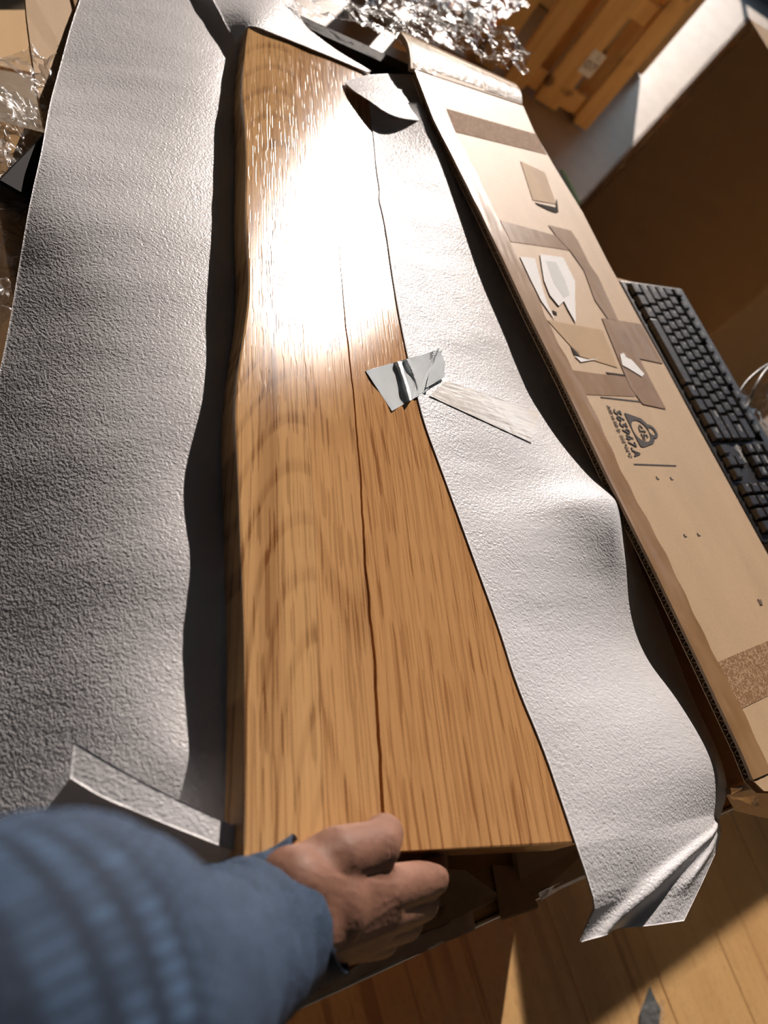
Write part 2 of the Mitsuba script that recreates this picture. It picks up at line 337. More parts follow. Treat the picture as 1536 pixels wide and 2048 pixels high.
def keycap(w, d):
    k_ = (round(w, 2), round(d, 2))
    if k_ not in KEYPLY:
        lo = [(sx * (w * U / 2 - 0.0006), sy * (d * U / 2 - 0.0006), 0.0) for sx in (-1, 1) for sy in (-1, 1)]
        hi = []
        for sx in (-1, 1):
            for sy in (-1, 1):
                cx, cy = sx * (w * U / 2 - 0.0031), sy * (d * U / 2 - 0.0026) + 0.0008
                for (ax, ay) in ((0, 1.0), (0.7, 0.7), (1.0, 0)):
                    hi.append((cx - sx * 0.0014 + sx * 0.0014 * ax, cy - sy * 0.0014 + sy * 0.0014 * ay, 0.0098))
        m = trimesh.convex.convex_hull(np.array(lo + hi + [(x, y, 0.0088) for x, y, _ in [(1.04 * a, 1.04 * b, 0) for a, b, _ in hi]]))
        if np.linalg.det(KM[:3, :3]) < 0: m.invert()
        KEYPLY[k_] = mikit.ply(m, 'key_plastic')
    return KEYPLY[k_]
LEG = {}
def legend(ch):
    if ch not in LEG:
        LEG[ch] = mikit.ply(meshkit.text_mesh(ch, 0.0034, 0.0001, True), 'legend')
    return LEG[ch]
def put_key(u0, v0, w, d, ch=None):
    k = key('keyboard__key'); cx, cy = K0x + (u0 + w / 2) * U, K0y + (v0 + d / 2) * U
    scene[k] = {**keycap(w, d), 'to_world': KT @ T().translate([cx, cy, -0.0035])}
    if ch: scene[k + '__legend'] = {**legend(ch), 'to_world': KT @ T().translate([cx - w * U / 2 + 0.0042, cy + 0.0016, 0.00635])}
def key_row(v, start, spec):
    u = start
    for w, ch in spec:
        put_key(u, v, w, 1, ch); u += w
key_row(0, 0, [(1.25, 'Ctrl'), (1.25, None), (1.25, 'Alt'), (6.25, None), (1.25, 'Alt'), (1.25, None), (1.25, None), (1.25, 'Ctrl')])
key_row(1, 0, [(2.25, 'Shift')] + [(1, c) for c in 'ZXCVBNM,.-'] + [(2.75, 'Shift')])
key_row(2, 0, [(1.75, 'Caps')] + [(1, c) for c in "ASDFGHJKL;'"] + [(2.25, None)])
key_row(3, 0, [(1.5, 'Tab')] + [(1, c) for c in 'QWERTYUIOP[]'])
put_key(13.5, 2.98, 1.5, 1.02, 'Enter')
key_row(4, 0, [(1, c) for c in '`1234567890-='] + [(2, None)])
fu = 0
for i, ch in enumerate(['Esc'] + [f'F{j}' for j in range(1, 13)]):
    fu = 0 if i == 0 else 1.35 + (i - 1) * 1.05 + 0.30 * ((i - 1) // 4)
    put_key(fu, 5.22, 1, 1, ch)
for i in range(3):
    put_key(15.25 + i, 5.22, 1, 1); put_key(15.25 + i, 4, 1, 1, ('Ins', 'Home', 'PgU')[i]); put_key(15.25 + i, 3, 1, 1, ('Del', 'End', 'PgD')[i]); put_key(15.25 + i, 0, 1, 1)
put_key(16.25, 1, 1, 1, '↑')
for r, rowk in enumerate((['0', None, ',', None], ['1', '2', '3', None], ['4', '5', '6', '+'], ['7', '8', '9', None], ['Num', '/', '*', '-'])):
    for i in range(4): put_key(18.5 + i, r, 1, 1, rowk[i])
lg = meshkit.text_mesh('ReMarkt', 0.0052, 0.00025, True); lg.apply_translation((K0x + 15.32 * U, K0y + 2.42 * U, 0.0001))
ring = trimesh.creation.annulus(0.0052, 0.0059, 0.00022, sections=40); ring.apply_translation((K0x + 15.32 * U + 0.0048, K0y + 2.42 * U + 0.0026, 0.0001))
obj('logo', kput(cat(lg, ring)), 'legend', kb, label='white brand lettering with its first letters ringed')

# ------------------------------------------------------------------ cardboard box
HF = 0.100                                   # height of the flap over the table
bx = thing('cardboard_box', 'long opened cardboard box with taped flap holding the oak board', 'cardboard box')
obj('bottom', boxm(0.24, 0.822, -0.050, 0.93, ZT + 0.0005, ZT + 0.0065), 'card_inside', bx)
obj('side_wall', boxm(0.816, 0.822, -0.050, 0.875, ZT + 0.0065, ZT + HF - 0.008), 'card', bx)
# right top flap, cut open along its left edge
fl = [(830, 140), (1046, 212), (1068, 262), (1110, 335), (1165, 424), (1215, 522), (1275, 632), (1332, 735), (1400, 862), (1468, 986), (1536, 1110), (1700, 1420), (1790, 1590),
      (1528, 1582), (1505, 1560), (1480, 1500), (1400, 1330), (1310, 1145), (1217, 960), (1120, 755), (1062, 640), (1010, 530), (960, 425), (905, 315), (868, 240)]
flw = np.array([W(u, v, HF) for u, v in fl]); 
flap = 'cardboard_box__flap'
scene[flap] = mikit.ply(slab(flw, (0, 0, -0.0009)), 'card')
labels[flap] = {'label': 'sunlit top flap with printing, tape and torn labels'}
lowl = flw + np.array([0, 0, -0.0072]); obj('lower_liner', slab(lowl, (0, 0, -0.0008)), 'card', flap)
cut = poly_at(np.array([W(u, v, HF) for u, v in fl[13:]] + [W(830, 142, HF)]), 2)
cutp = np.array([W(u, v, HF) for u, v in fl[14:]] + [W(830, 142, HF)])
nfl = 118
path = poly_at(cutp, nfl * 6); zz = np.abs(((np.arange(len(path)) / 6) % 1.0) * 2 - 1)
flu = []
for half, (z0, z1) in enumerate(((-0.0009, -0.0072),)):
    a = path + np.stack([zz * 0, zz * 0, z0 + (z1 - z0) * zz], 1)
    Pg = np.stack([a + [0.0004, 0, 0], a + [0.022, 0, 0]], 1)
    flu.append(sheet(Pg, 0.0005))
obj('fluting', cat(*flu), 'flute', flap, label='zigzag corrugation at the cut edge')
# bent end of the flap at the far side
e0, e1 = W(822, 136, HF), W(1044, 208, HF)
f0, f1 = W(803, 66, HF - 0.004), W(1034, 172, HF - 0.004)
rows = []
for s in np.linspace(0, 1, 6):
    L_, R_ = e0 + (f0 - e0) * s, e1 + (f1 - e1) * s
    rows.append([L_ + (R_ - L_) * q + np.array([0, 0, 0.006 * math.sin(math.pi * s) * (1 - 0.5 * q)]) for q in np.linspace(0, 1, 14)])
g = np.array(rows)
endf = obj('end_flap', sheet(g, 0.005), 'card', bx, 35)
g0, g1 = W(786, 92, HF - 0.02), W(830, 128, HF - 0.02)
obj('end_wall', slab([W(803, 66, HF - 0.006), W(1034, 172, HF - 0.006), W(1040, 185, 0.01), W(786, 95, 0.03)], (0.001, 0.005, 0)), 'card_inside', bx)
def on_grid(G, u0, u1, s0, s1, up, n=6, m=10):
    out = []
    R, Cn = G.shape[:2]
    for s in np.linspace(s0, s1, n):
        row = []
        for u in np.linspace(u0, u1, m):
            a, b = s * (R - 1), u * (Cn - 1); i, j = min(int(a), R - 2), min(int(b), Cn - 2); fa, fb = a - i, b - j
            row.append(G[i, j] * (1 - fa) * (1 - fb) + G[i + 1, j] * fa * (1 - fb) + G[i, j + 1] * (1 - fa) * fb + G[i + 1, j + 1] * fa * fb + [0, 0, up])
        out.append(row)
    return sheet(np.array(out), 0.0003)
obj('packing_tape', on_grid(g, 0.02, 0.20, 0.0, 0.98, 0.0006), 'clear_tape', endf, 35)
obj('packing_tape', on_grid(g, 0.18, 0.62, 0.10, 0.80, 0.0005), 'clear_tape', endf, 35)
obj('packing_tape', on_grid(g, 0.64, 1.0, 0.05, 0.85, 0.0006), 'clear_tape', endf, 35)
# tape, labels and printing on the flap
ht = HF + 0.0005
def edge_tape():
    a = np.array([W(u, v, HF) for u, v in fl[14:]] + [W(830, 142, HF)])
    p = poly_at(a, 160); k = np.arange(160)
    wv = 0.027 + 0.0015 * np.sin(k * 0.21) + 0.001 * np.sin(k * 0.9)
    rows = []
    for q in np.linspace(0, 1, 9):
        z = 0.0006 + 0.0011 * meshkit.fbm(np.stack([p[:, 1] * 14, p[:, 0] * 0 + q * 7, k * 0.0], 1), 3, 4)
        rows.append(p + np.stack([-0.0006 + q * wv, k * 0.0, z], 1))
    lip = p + np.stack([k * 0 - 0.0010, k * 0.0, k * 0 - 0.0016], 1)
    return sheet(np.array([lip] + rows), 0.0003)
obj('packing_tape', edge_tape(), 'tape', flap, 40, label='brown tape along the cut edge')
tp = [([(893, 217), (1072, 268), (1094, 309), (912, 264)], 'tape_worn', ht),
      ([(1000, 440), (1100, 468), (1150, 481), (1150, 503), (1118, 497), (1022, 483)], 'tape', ht),
      ([(1097, 450), (1142, 461), (1156, 482), (1180, 530), (1196, 552), (1237, 641), (1216, 637), (1190, 600), (1168, 540), (1141, 502), (1118, 478)], 'tape', ht + 0.0004),
      ([(1204, 636), (1283, 648), (1326, 727), (1279, 717), (1291, 740), (1332, 818), (1286, 808), (1262, 776), (1244, 735)], 'tape', ht + 0.0004),
      ([(1143, 740), (1200, 748), (1290, 756), (1300, 772), (1268, 793), (1171, 789)], 'tape', ht),
      ([(1430, 1326), (1545, 1278), (1600, 1360), (1482, 1418)], 'tape_worn', ht)]
for pts, mt, h in tp: obj('packing_tape', flat(pts, h, 0.0003), mt, flap)
pl = [([(1040, 513), (1070, 517), (1086, 580), (1097, 612), (1110, 640), (1083, 602), (1062, 560)], 'paper', ht + 0.0006),
      ([(1080, 508), (1127, 515), (1139, 540), (1150, 562), (1150, 600), (1152, 646), (1136, 618), (1128, 602), (1118, 612), (1100, 590), (1088, 560)], 'paper', ht + 0.0009),
      ([(1092, 522), (1112, 524), (1130, 560), (1140, 590), (1128, 596), (1108, 566)], 'paper_grey', ht + 0.0011),
      ([(1240, 708), (1248, 706), (1252, 714), (1264, 720), (1289, 748), (1284, 753), (1258, 737), (1245, 730)], 'paper', ht + 0.0012),
      ([(1150, 712), (1176, 719), (1202, 717), (1162, 724)], 'paper', ht + 0.0005)]
for pts, mt, h in pl: obj('label_scrap', flat(pts, h, 0.0004), mt, flap)
def curl(pts, h, up):                        # torn tongue of card standing up from the flap
    a = np.array([W(u, v, h) for u, v in pts]); c = a.copy(); c[len(a) // 2:, 2] += up
    return slab(c, (0, 0, -0.0009))
for pts in ([(1070, 405), (1112, 415), (1116, 424), (1112, 426), (1096, 420), (1076, 410)], [(1142, 694), (1158, 704), (1160, 712), (1148, 710)], [(1212, 744), (1256, 750), (1266, 756), (1216, 748)],
            [(1105, 620), (1113, 624), (1114, 631), (1107, 627)], [(1258, 740), (1266, 754), (1262, 756)], [(1114, 398), (1117, 424), (1114, 424), (1111, 405)]):
    obj('tear', flat(pts, ht + 0.0002, 0.0004), 'hole_shade', flap)  # flat near-black slabs; shade inside the tears is put into their colour
obj('torn_layer', curl([(1041, 322), (1090, 345), (1113, 408), (1066, 400)], ht + 0.0002, 0.0), 'card_torn', flap)
obj('torn_layer', curl([(1095, 640), (1150, 650), (1205, 660), (1235, 735), (1160, 712)], ht + 0.0002, 0.0), 'card_torn', flap)
def flat_text(text, u, v, u2, v2, h, size=None, bold=False):   # lettering from one place to another, read down the flap
    a, b = W(u, v, h), W(u2, v2, h); m = meshkit.text_mesh(text, 0.01, 0.0003, bold)
    L = m.bounds[1][0] - m.bounds[0][0]; d = (b - a); d[2] = 0; l = np.linalg.norm(d); s = l / L; d /= l
    M = np.eye(4); M[:3, 0] = d * s; M[:3, 1] = np.cross([0, 0, 1], d) * (s if size is None else size / 0.01); M[2, 2] = 1; M[:3, 3] = a - M[:3, 0] * m.bounds[0][0]
    m.apply_transform(M); return m
obj('printing', flat_text('363947.A', 1226, 818, 1270, 913, ht, 0.0108, True), 'print_ink', flap, label='printed number 363947.A')
obj('printing', flat_text('AAB va tab tp  001*04*2', 1213, 811, 1258, 914, ht, 0.0052), 'print_ink', flap, label='small line of printed text')
w2 = lambda pts: Polygon([W(u, v, ht)[:2] for u, v in pts])
bodyp = w2([(1251, 828), (1282, 839), (1293, 849), (1297, 856), (1300, 867), (1307, 880), (1305, 885), (1287, 892), (1282, 891), (1276, 880)]).buffer(0.0015)
cc, rc = W(1282, 862, ht)[:2], W(1303.5, 863, ht)[:2]
weight = unary_union([bodyp, Point(rc).buffer(0.0088)]).difference(Point(cc).buffer(0.0135)).difference(Point(rc).buffer(0.0048))
obj('printing', cat(*[trimesh.creation.extrude_polygon(gm, 0.0003, engine='earcut').apply_translation((0, 0, ZT + ht - 0.0001)) for gm in getattr(weight, 'geoms', [weight])]), 'print_ink', flap, label='printed weight symbol')
obj('printing', flat_text('<15', 1274, 848, 1284, 873, ht, 0.0098, True), 'print_ink', flap)
obj('printing', flat_text('KG', 1284, 874, 1287, 881, ht, 0.004, True), 'print_ink', flap)
for a, b in (((1201, 793), (1282, 802)), ((1268, 927), (1352, 930))):
    obj('printing', flat([a, b, (b[0] + 1, b[1] + 2.5), (a[0] + 1, a[1] + 2.5)], ht, 0.0003), 'print_ink', flap)
for (u, v) in ((1312, 953), (1340, 954), (1367, 1068), (1394, 1066)):
    obj('printing', flat([(u, v), (u + 2, v), (u + 4, v + 4), (u + 7, v + 4), (u + 7, v + 6), (u + 3, v + 6)], ht, 0.0003), 'print_ink', flap)
obj('printing', flat_text('204', 1515, 1198, 1520, 1210, ht, 0.006), 'print_ink', flap)
# near end: opened end flaps hanging out of the box
def hang(pts, t=0.005): return slab([W(u, v, h) for u, v, h in pts], (0, 0.0005, -t))
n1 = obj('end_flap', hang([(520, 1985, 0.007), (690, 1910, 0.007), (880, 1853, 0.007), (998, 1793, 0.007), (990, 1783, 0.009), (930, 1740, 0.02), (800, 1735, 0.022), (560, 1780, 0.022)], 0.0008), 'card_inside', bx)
obj('liner', hang([(520, 1991, 0.002), (690, 1916, 0.002), (880, 1859, 0.002), (1000, 1797, 0.002), (990, 1788, 0.007), (930, 1745, 0.015), (800, 1740, 0.016), (560, 1786, 0.016)], 0.0008), 'card', n1)
pe = poly_at([W(u, v, h - 0.003) for u, v, h in ((522, 1987, 0.007), (690, 1912, 0.007), (880, 1855, 0.007), (998, 1794, -0.010))], 700)
zk = np.abs(((np.arange(700) / 6) % 1) * 2 - 1) * 0.004 - 0.002
obj('fluting', sheet(np.stack([pe + np.stack([zk * 0, zk * 0, zk], 1), pe + np.stack([zk * 0 + 0.001, zk * 0 + 0.012, zk + 0.006], 1)], 1), 0.0005), 'flute', n1)
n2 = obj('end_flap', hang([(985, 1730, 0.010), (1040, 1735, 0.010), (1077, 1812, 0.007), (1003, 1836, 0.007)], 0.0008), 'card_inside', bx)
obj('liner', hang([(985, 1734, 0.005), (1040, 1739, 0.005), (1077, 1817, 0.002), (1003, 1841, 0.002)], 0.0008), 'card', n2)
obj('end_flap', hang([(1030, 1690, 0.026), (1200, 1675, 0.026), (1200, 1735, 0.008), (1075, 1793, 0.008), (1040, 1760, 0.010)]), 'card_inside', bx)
def crumple(pts4, n, m, amp, freq, seed, fold=0.5):   # crumpled film over a four-cornered patch (world points)
    a, b, c, d = [np.asarray(x, float) for x in pts4]
    s, q = np.meshgrid(np.linspace(0, 1, n), np.linspace(0, 1, m), indexing='ij'); s, q = s[..., None], q[..., None]
    G = (a * (1 - q) + b * q) * (1 - s) + (d * (1 - q) + c * q) * s
    r = np.stack([meshkit.fbm(G * freq + 31 * k, 4, seed + 10 * k) - 0.5 for k in range(3)], -1)
    rid = np.abs(meshkit.fbm(G * freq * 0.6, 3, seed + 77) - 0.5)[..., None] * np.array([0, 0, 1.0])
    G = G + amp * 2 * (r + fold * 2 * (0.25 - rid))
    return G
def film_mesh(G): return trimesh.Trimesh(G.reshape(-1, 3), grid_faces(*G.shape[:2]), process=False)
obj('packing_tape', film_mesh(crumple([W(560, 2010, 0.003), W(945, 1822, 0.003), W(948, 1862, 0.001), W(540, 2040, 0.001)], 12, 60, 0.0015, 60, 3)), 'clear_tape', n1, True, label='clear tape hanging from the flap edge')
obj('packing_tape', film_mesh(crumple([W(1075, 1788, 0.010), W(1180, 1737, 0.010), W(1185, 1752, 0.004), W(1080, 1802, 0.004)], 8, 40, 0.0015, 90, 8)), 'clear_tape', bx, True)
obj('packing_tape', film_mesh(crumple([W(1458, 1585, 0.075), W(1520, 1580, 0.075), W(1512, 1618, 0.045), W(1460, 1604, 0.05)], 14, 20, 0.004, 60, 12)), 'tape_film', bx, True)
obj('near_wall', slab([W(1452, 1590, 0.06), W(1530, 1572, HF - 0.006), W(1760, 1600, HF - 0.006), W(1760, 1690, 0.003), W(1470, 1622, 0.003)], (0, 0.005, 0)), 'card', bx)

# ------------------------------------------------------------------ the oak board
ok = thing('oak_board', 'glossy oak board with wavy edge and a crack, held at its near end', 'wooden board')
left = [(487, 1719), (489, 1600), (489, 1450), (488, 1300), (485, 1200), (481, 1120), (478, 1030), (474, 930), (470, 850), (470, 800), (475, 745), (483, 690), (491, 640), (496, 595), (497, 545), (494, 490), (491, 430), (491, 360), (492, 300), (489, 240), (484, 195), (485, 150), (490, 95), (497, 45)]
right = [(1152, 1690), (1122, 1598), (1086, 1492), (1056, 1415), (1033, 1365), (1002, 1262), (972, 1180), (946, 1110), (920, 1040), (900, 980), (876, 915), (852, 850), (836, 790), (817, 715), (800, 635), (787, 560), (775, 480), (768, 420), (762, 380), (756, 335), (748, 280), (742, 225), (738, 180), (735, 145)]
seam = [(771, 1705), (768, 1650), (762, 1550), (755, 1450), (746, 1300), (738, 1220), (731, 1130), (726, 1060), (722, 960), (712, 850), (703, 750), (690, 640), (680, 520), (673, 400), (668, 260), (661, 114)]
joint = [(652, 1712), (646, 1560), (637, 1320), (630, 1070), (619, 895), (612, 760), (603, 600), (597, 400), (590, 200), (583, 79)]
jw = poly_at([WP(*p)[:2] for p in joint], 150)
lw = smooth_curve([WP(*p)[:2] for p in left], 150); rw = smooth_curve([WP(*p)[:2] for p in right], 150)
rw = rw + np.array([0.006, -0.001]) * np.linspace(0.0, 1.0, 150)[:, None] + np.array([0.004, 0])
sw = poly_at([WP(*p)[:2] for p in seam], 150)
jag = (meshkit.fbm(np.stack([np.arange(150) * 0.33, np.zeros(150), np.zeros(150)], 1), 3, 5) - 0.5) * 0.0022 * np.linspace(1, 0.25, 150)
sw[:, 0] += jag
gap = np.interp(np.linspace(0, 1, 150), [0, 0.12, 0.30, 0.45, 0.55, 0.7, 1], [0.0026, 0.0023, 0.0016, 0.0010, 0.0006, 0.0002, 0.0001])
def plank(outline, thick, bulge, bev):
    o = np.asarray(outline); bev = np.asarray(bev)[:, None]
    if area2(o) < 0: o, bev = o[::-1], bev[::-1]
    n = len(o); tg = np.roll(o, -1, 0) - np.roll(o, 1, 0); nn = np.stack([tg[:, 1], -tg[:, 0]], 1); nn /= np.linalg.norm(nn, axis=1, keepdims=True) + 1e-12
    rings = []
    for off, dz in ((-0.0016, 0.0), (-0.0004, -0.0004), (0.0, -0.0016), (bulge * 0.6, -thick * 0.35), (bulge, -thick * 0.55), (bulge * 0.8, -thick * 0.8), (bulge * 0.3, -thick)):
        q = o + nn * off * bev; z = ZT + hp(q[:, 0], q[:, 1]) + (dz * bev[:, 0] if dz > -0.002 else dz); rings.append(np.column_stack([q, z]))
    f = tri_poly(rings[0][:, :2]); V = np.vstack(rings); i = np.arange(n); j = (i + 1) % n; F = [f]
    for k in range(len(rings) - 1):
        a, b = k * n, (k + 1) * n; F += [np.stack([a + i, b + i, b + j], 1), np.stack([a + i, b + j, a + j], 1)]
    fb = tri_poly(rings[-1][:, :2])[:, ::-1] + (len(rings) - 1) * n; F.append(fb)
    m = trimesh.Trimesh(V, np.vstack(F), process=False)
    if m.volume < 0: m.invert()
    return m
def oak_part(o, mat, bulge, bev): return obj('board', plank(o, 0.027, bulge, bev), mat, ok, 12)
gv = np.stack([gap / 2, gap * 0], 1)
jv = np.array([0.00006, 0.0])
oak_part(np.vstack([jw - jv, lw[::-1]]), 'oak_heart', 0.0, np.r_[np.full(150, 0.06), np.ones(150)])
oak_part(np.vstack([sw - gv, (jw + jv)[::-1]]), 'oak_middle', 0.0, np.r_[np.full(150, 0.12), np.full(150, 0.06)])
oak_part(np.vstack([rw, (sw + gv)[::-1]]), 'oak_straight', 0.0, np.r_[np.ones(150), np.full(150, 0.12)])

# ------------------------------------------------------------------ packing foam
def foam_grid(Lp, Rp, ctrl, n, m, wrinkle=0.0015, seed=1, freq=9, ext=None):
    L_, R_ = smooth_curve(Lp, n), smooth_curve(Rp, n)
    s = np.linspace(0, 1, m)[None, :, None]; px = L_[:, None] * (1 - s) + R_[:, None] * s
    c = np.asarray(ctrl, float); rb = RBFInterpolator(c[:, :2] / 1000, c[:, 2], kernel='thin_plate_spline', smoothing=1e-5)
    h = rb(px.reshape(-1, 2) / 1000).reshape(n, m)
    G = np.array([[W(px[i, j, 0], px[i, j, 1], h[i, j]) for j in range(m)] for i in range(n)])
    k = meshkit.fbm(np.stack([G[..., 0] * freq * 0.6, G[..., 1] * freq * 2.2, G[..., 2] * freq], -1), 4, seed) - 0.5
    G[..., 2] += wrinkle * 2 * k
    return G
Lf = foam_grid([(215, -140), (150, 20), (118, 140), (98, 210), (84, 300), (60, 400), (36, 540), (10, 700), (-60, 1000), (-130, 1300), (-220, 1620), (-300, 1900)],
               [(505, -60), (492, 30), (490, 120), (492, 250), (490, 400), (492, 560), (485, 680), (480, 800), (480, 1000), (484, 1200), (488, 1400), (488, 1600), (488, 1780)],
               [(215, -140, .012), (118, 140, .014), (98, 210, .022), (84, 300, .032), (60, 400, .030), (36, 540, .016), (10, 700, .004), (-60, 1000, -.014), (-130, 1300, -.022), (-260, 1700, -.026),
                (505, -60, .046), (490, 120, .046), (492, 400, .052), (488, 680, .058), (480, 1000, .064), (488, 1400, .070), (488, 1780, .066),
                (430, 150, .050), (440, 500, .056), (425, 800, .064), (405, 1100, .069), (350, 1500, .072), (300, 280, .047), (285, 650, .046)],
               190, 90, 0.0022, 3, 9)
fo = obj('foam_sheet', sheet(Lf, 0.0012), 'foam', None, True)
tag(fo, 'large grey lit foam sheet spread out left of the oak board', 'foam sheet')
fr_L = [(738, 203), (748, 280), (752, 335), (760, 383), (757, 396), (766, 430), (774, 475), (784, 548), (797, 625), (815, 712), (834, 790), (850, 850), (876, 920), (900, 985), (946, 1112), (1001, 1262), (1032, 1366), (1086, 1493), (1121, 1595), (1154, 1694)]
fr_M = [(835, 205), (872, 290), (905, 390), (935, 480), (960, 560), (1000, 645), (1040, 745), (1080, 850), (1120, 922), (1147, 962), (1190, 982), (1222, 996), (1235, 1034), (1241, 1081), (1252, 1150), (1258, 1220), (1273, 1279), (1302, 1334), (1349, 1385), (1375, 1430), (1425, 1510), (1440, 1560), (1425, 1628)]
fr_R = [(900, 205), (950, 300), (985, 385), (1030, 480), (1070, 560), (1112, 645), (1160, 745), (1200, 830), (1226, 900), (1240, 960), (1252, 1000), (1259, 1081), (1295, 1167), (1346, 1294), (1389, 1406), (1436, 1500), (1456, 1566), (1452, 1600), (1438, 1640)]
def ph(u, v): w = WP(u, v); return hp(w[0], w[1])
def edge_x(y): return np.interp(y, cutp[::-1, 1][np.argsort(cutp[::-1, 1])], cutp[::-1, 0][np.argsort(cutp[::-1, 1])])
def shade_h(u, v):                           # height at which the flap's shadow edge falls on this place
    lo, hi = 0.02, 0.0985
    for _ in range(40):
        h = 0.5 * (lo + hi); w = W(u, v, h); k = (HF - h) / SUN[2]
        if w[0] + k * SUN[0] > edge_x(w[1] + k * SUN[1]): lo = h
        else: hi = h
    return h
ctrl = [(u, v, ph(u, v) + 0.0014) for u, v in fr_L] + [(u, v, shade_h(u, v)) for u, v in fr_M[:10]] + [(1300, 1334, .084), (1000, 900, .09)]
def right_foam():
    n, m1, m2_ = 260, 76, 26
    L_, M_, R_ = smooth_curve(fr_L, n), smooth_curve(fr_M, n), smooth_curve(fr_R, n)
    hL = np.array([ph(*p) + 0.0014 for p in L_])
    hM = np.array([shade_h(*p) for p in M_]); hM = np.convolve(np.pad(hM, 12, 'edge'), np.ones(25) / 25, 'valid')
    hR = np.minimum(hM - 0.004, np.interp(R_[:, 1], [230, 700, 950, 1010, 1100, 1300, 1500, 1640], [.078, .070, .070, .078, .060, .056, .060, .062]))
    G = np.zeros((n, m1 + m2_ - 1, 3))
    for i in range(n):
        a = np.linspace(0, 1, m1)[:, None]; b = np.linspace(0, 1, m2_)[1:, None]
        px = np.vstack([L_[i] * (1 - a) + M_[i] * a, M_[i] * (1 - b) + R_[i] * b])
        e = a[:, 0]; hh = np.r_[hL[i] + (hM[i] - hL[i]) * e ** 1.4, hM[i] + (hR[i] - hM[i]) * b[:, 0] ** 1.3]
        # ridge pulled up by the tape, running from the duct tape to the flap
        ry = np.interp(px[:, 0], [850, 900, 1000, 1080, 1150, 1230, 1300], [765, 790, 850, 890, 945, 1005, 1060])
        am = np.interp(px[:, 0], [830, 870, 1000, 1130, 1230, 1260], [0, .0015, .006, .010, .012, .004]); dy = px[:, 1] - ry
        wd = np.where(dy < 0, 60.0, np.interp(px[:, 0], [850, 1230], [70, 120]))
        hh = hh + am * np.exp(-(dy / wd) ** 2)
        for j in range(len(px)): G[i, j] = W(px[j, 0], px[j, 1], hh[j])
    k = meshkit.fbm(np.stack([G[..., 0] * 7, G[..., 1] * 26, G[..., 2] * 11], -1), 3, 11) - 0.5
    fade = np.r_[np.linspace(0, 1, 20), np.ones(m1 - 40), np.linspace(1, 0.0, 20), np.zeros(m2_ - 1)][None]
    G[..., 2] += 0.0024 * k * fade
    return G
Rf = right_foam()
# the sheet's near end hangs over the table edge in soft cone folds
n2_, m2 = 70, Rf.shape[1]
top = Rf[-1]; 
hem = poly_at([W(1160, 1884, .088), W(1215, 1860, .080), W(1290, 1853, .080), W(1368, 1842, .076)], m2)
lead = [(1154, 1694), (1166, 1730), (1183, 1785), (1192, 1806), (1188, 1840), (1160, 1884)]
s = np.linspace(0, 1, n2_)
HG = np.zeros((n2_, m2, 3))
Lc = poly_at([np.r_[top[0]]] + [W(1170, 1740, .104), W(1187, 1795, .100), W(1190, 1818, .097), W(1160, 1884, .088)], n2_)
Rc = poly_at([np.r_[top[-1]]] + [W(1442, 1668, .064), W(1432, 1705, .067), W(1405, 1765, .073), W(1368, 1842, .076)], n2_)
q = np.linspace(0, 1, m2)[None, :, None]; S = s[:, None, None]
HG = (top[None] + (hem - top)[None] * S) + (1 - q) * (Lc - (top[0] + (hem[0] - top[0]) * S[:, 0]))[:, None] + q * (Rc - (top[-1] + (hem[-1] - top[-1]) * S[:, 0]))[:, None]
qq, ss = q[0, :, 0][None], s[:, None]
out = np.array([-0.1, -0.15, 0.98]); out /= np.linalg.norm(out)
r1 = np.exp(-((qq - (0.93 - 0.72 * ss ** 0.8)) / (0.03 + 0.12 * ss)) ** 2) * (0.002 + 0.005 * ss)
r2 = np.exp(-((qq - (0.94 - 0.30 * ss)) / (0.03 + 0.08 * ss)) ** 2) * 0.003 * np.sin(math.pi * np.clip(ss * 1.3, 0, 1))
r3 = -np.exp(-((qq - (0.97 - 0.50 * ss)) / (0.03 + 0.10 * ss)) ** 2) * 0.003 * ss
HG += out * (r1 + r2 + r3)[..., None]
FG = np.vstack([Rf, HG[1:]])
fo2 = obj('foam_sheet', sheet(FG, 0.0012), 'foam', None, True)
tag(fo2, 'white sunlit foam sheet between oak board and box flap, hanging over the near end', 'foam sheet')
# corner of the sheet folded over the far part of the board
cg_L = [(689, 164), (705, 180), (722, 190), (745, 205), (772, 225), (800, 236), (834, 241), (880, 247)]
cg_R = [(689, 163), (715, 154), (742, 149), (780, 147), (820, 149), (850, 152), (870, 180), (900, 240)]
cg = foam_grid(cg_L, cg_R, [(689, 164, .0745), (742, 149, .077), (745, 205, .086), (800, 236, .091), (820, 149, .080), (880, 247, .088), (870, 180, .082), (780, 190, .085), (720, 172, .079)], 50, 24, 0.001, 21, 14)
fo3 = obj('foam_sheet', sheet(cg, 0.0012), 'foam', None, True)
tag(fo3, 'folded over corner of foam at the far right end of the oak board', 'foam sheet')
eg = foam_grid([(470, 85), (486, 62), (500, 47), (560, 72), (620, 97), (680, 122), (738, 146)],
               [(395, -60), (450, -60), (520, -60), (585, -20), (602, 45), (660, 92), (742, 142)],
               [(470, 85, .056), (500, 47, .0725), (560, 72, .0735), (620, 97, .073), (738, 146, .072), (395, -60, .051), (450, -60, .053), (520, -60, .058), (585, -20, .066), (602, 45, .070), (660, 92, .071), (560, 30, .074), (480, 20, .066)], 70, 40, 0.002, 31, 12)
fo4 = obj('foam_sheet', sheet(eg, 0.0012), 'foam', None, True)
tag(fo4, 'foam wrap bunched behind the far end of the oak board', 'foam sheet')
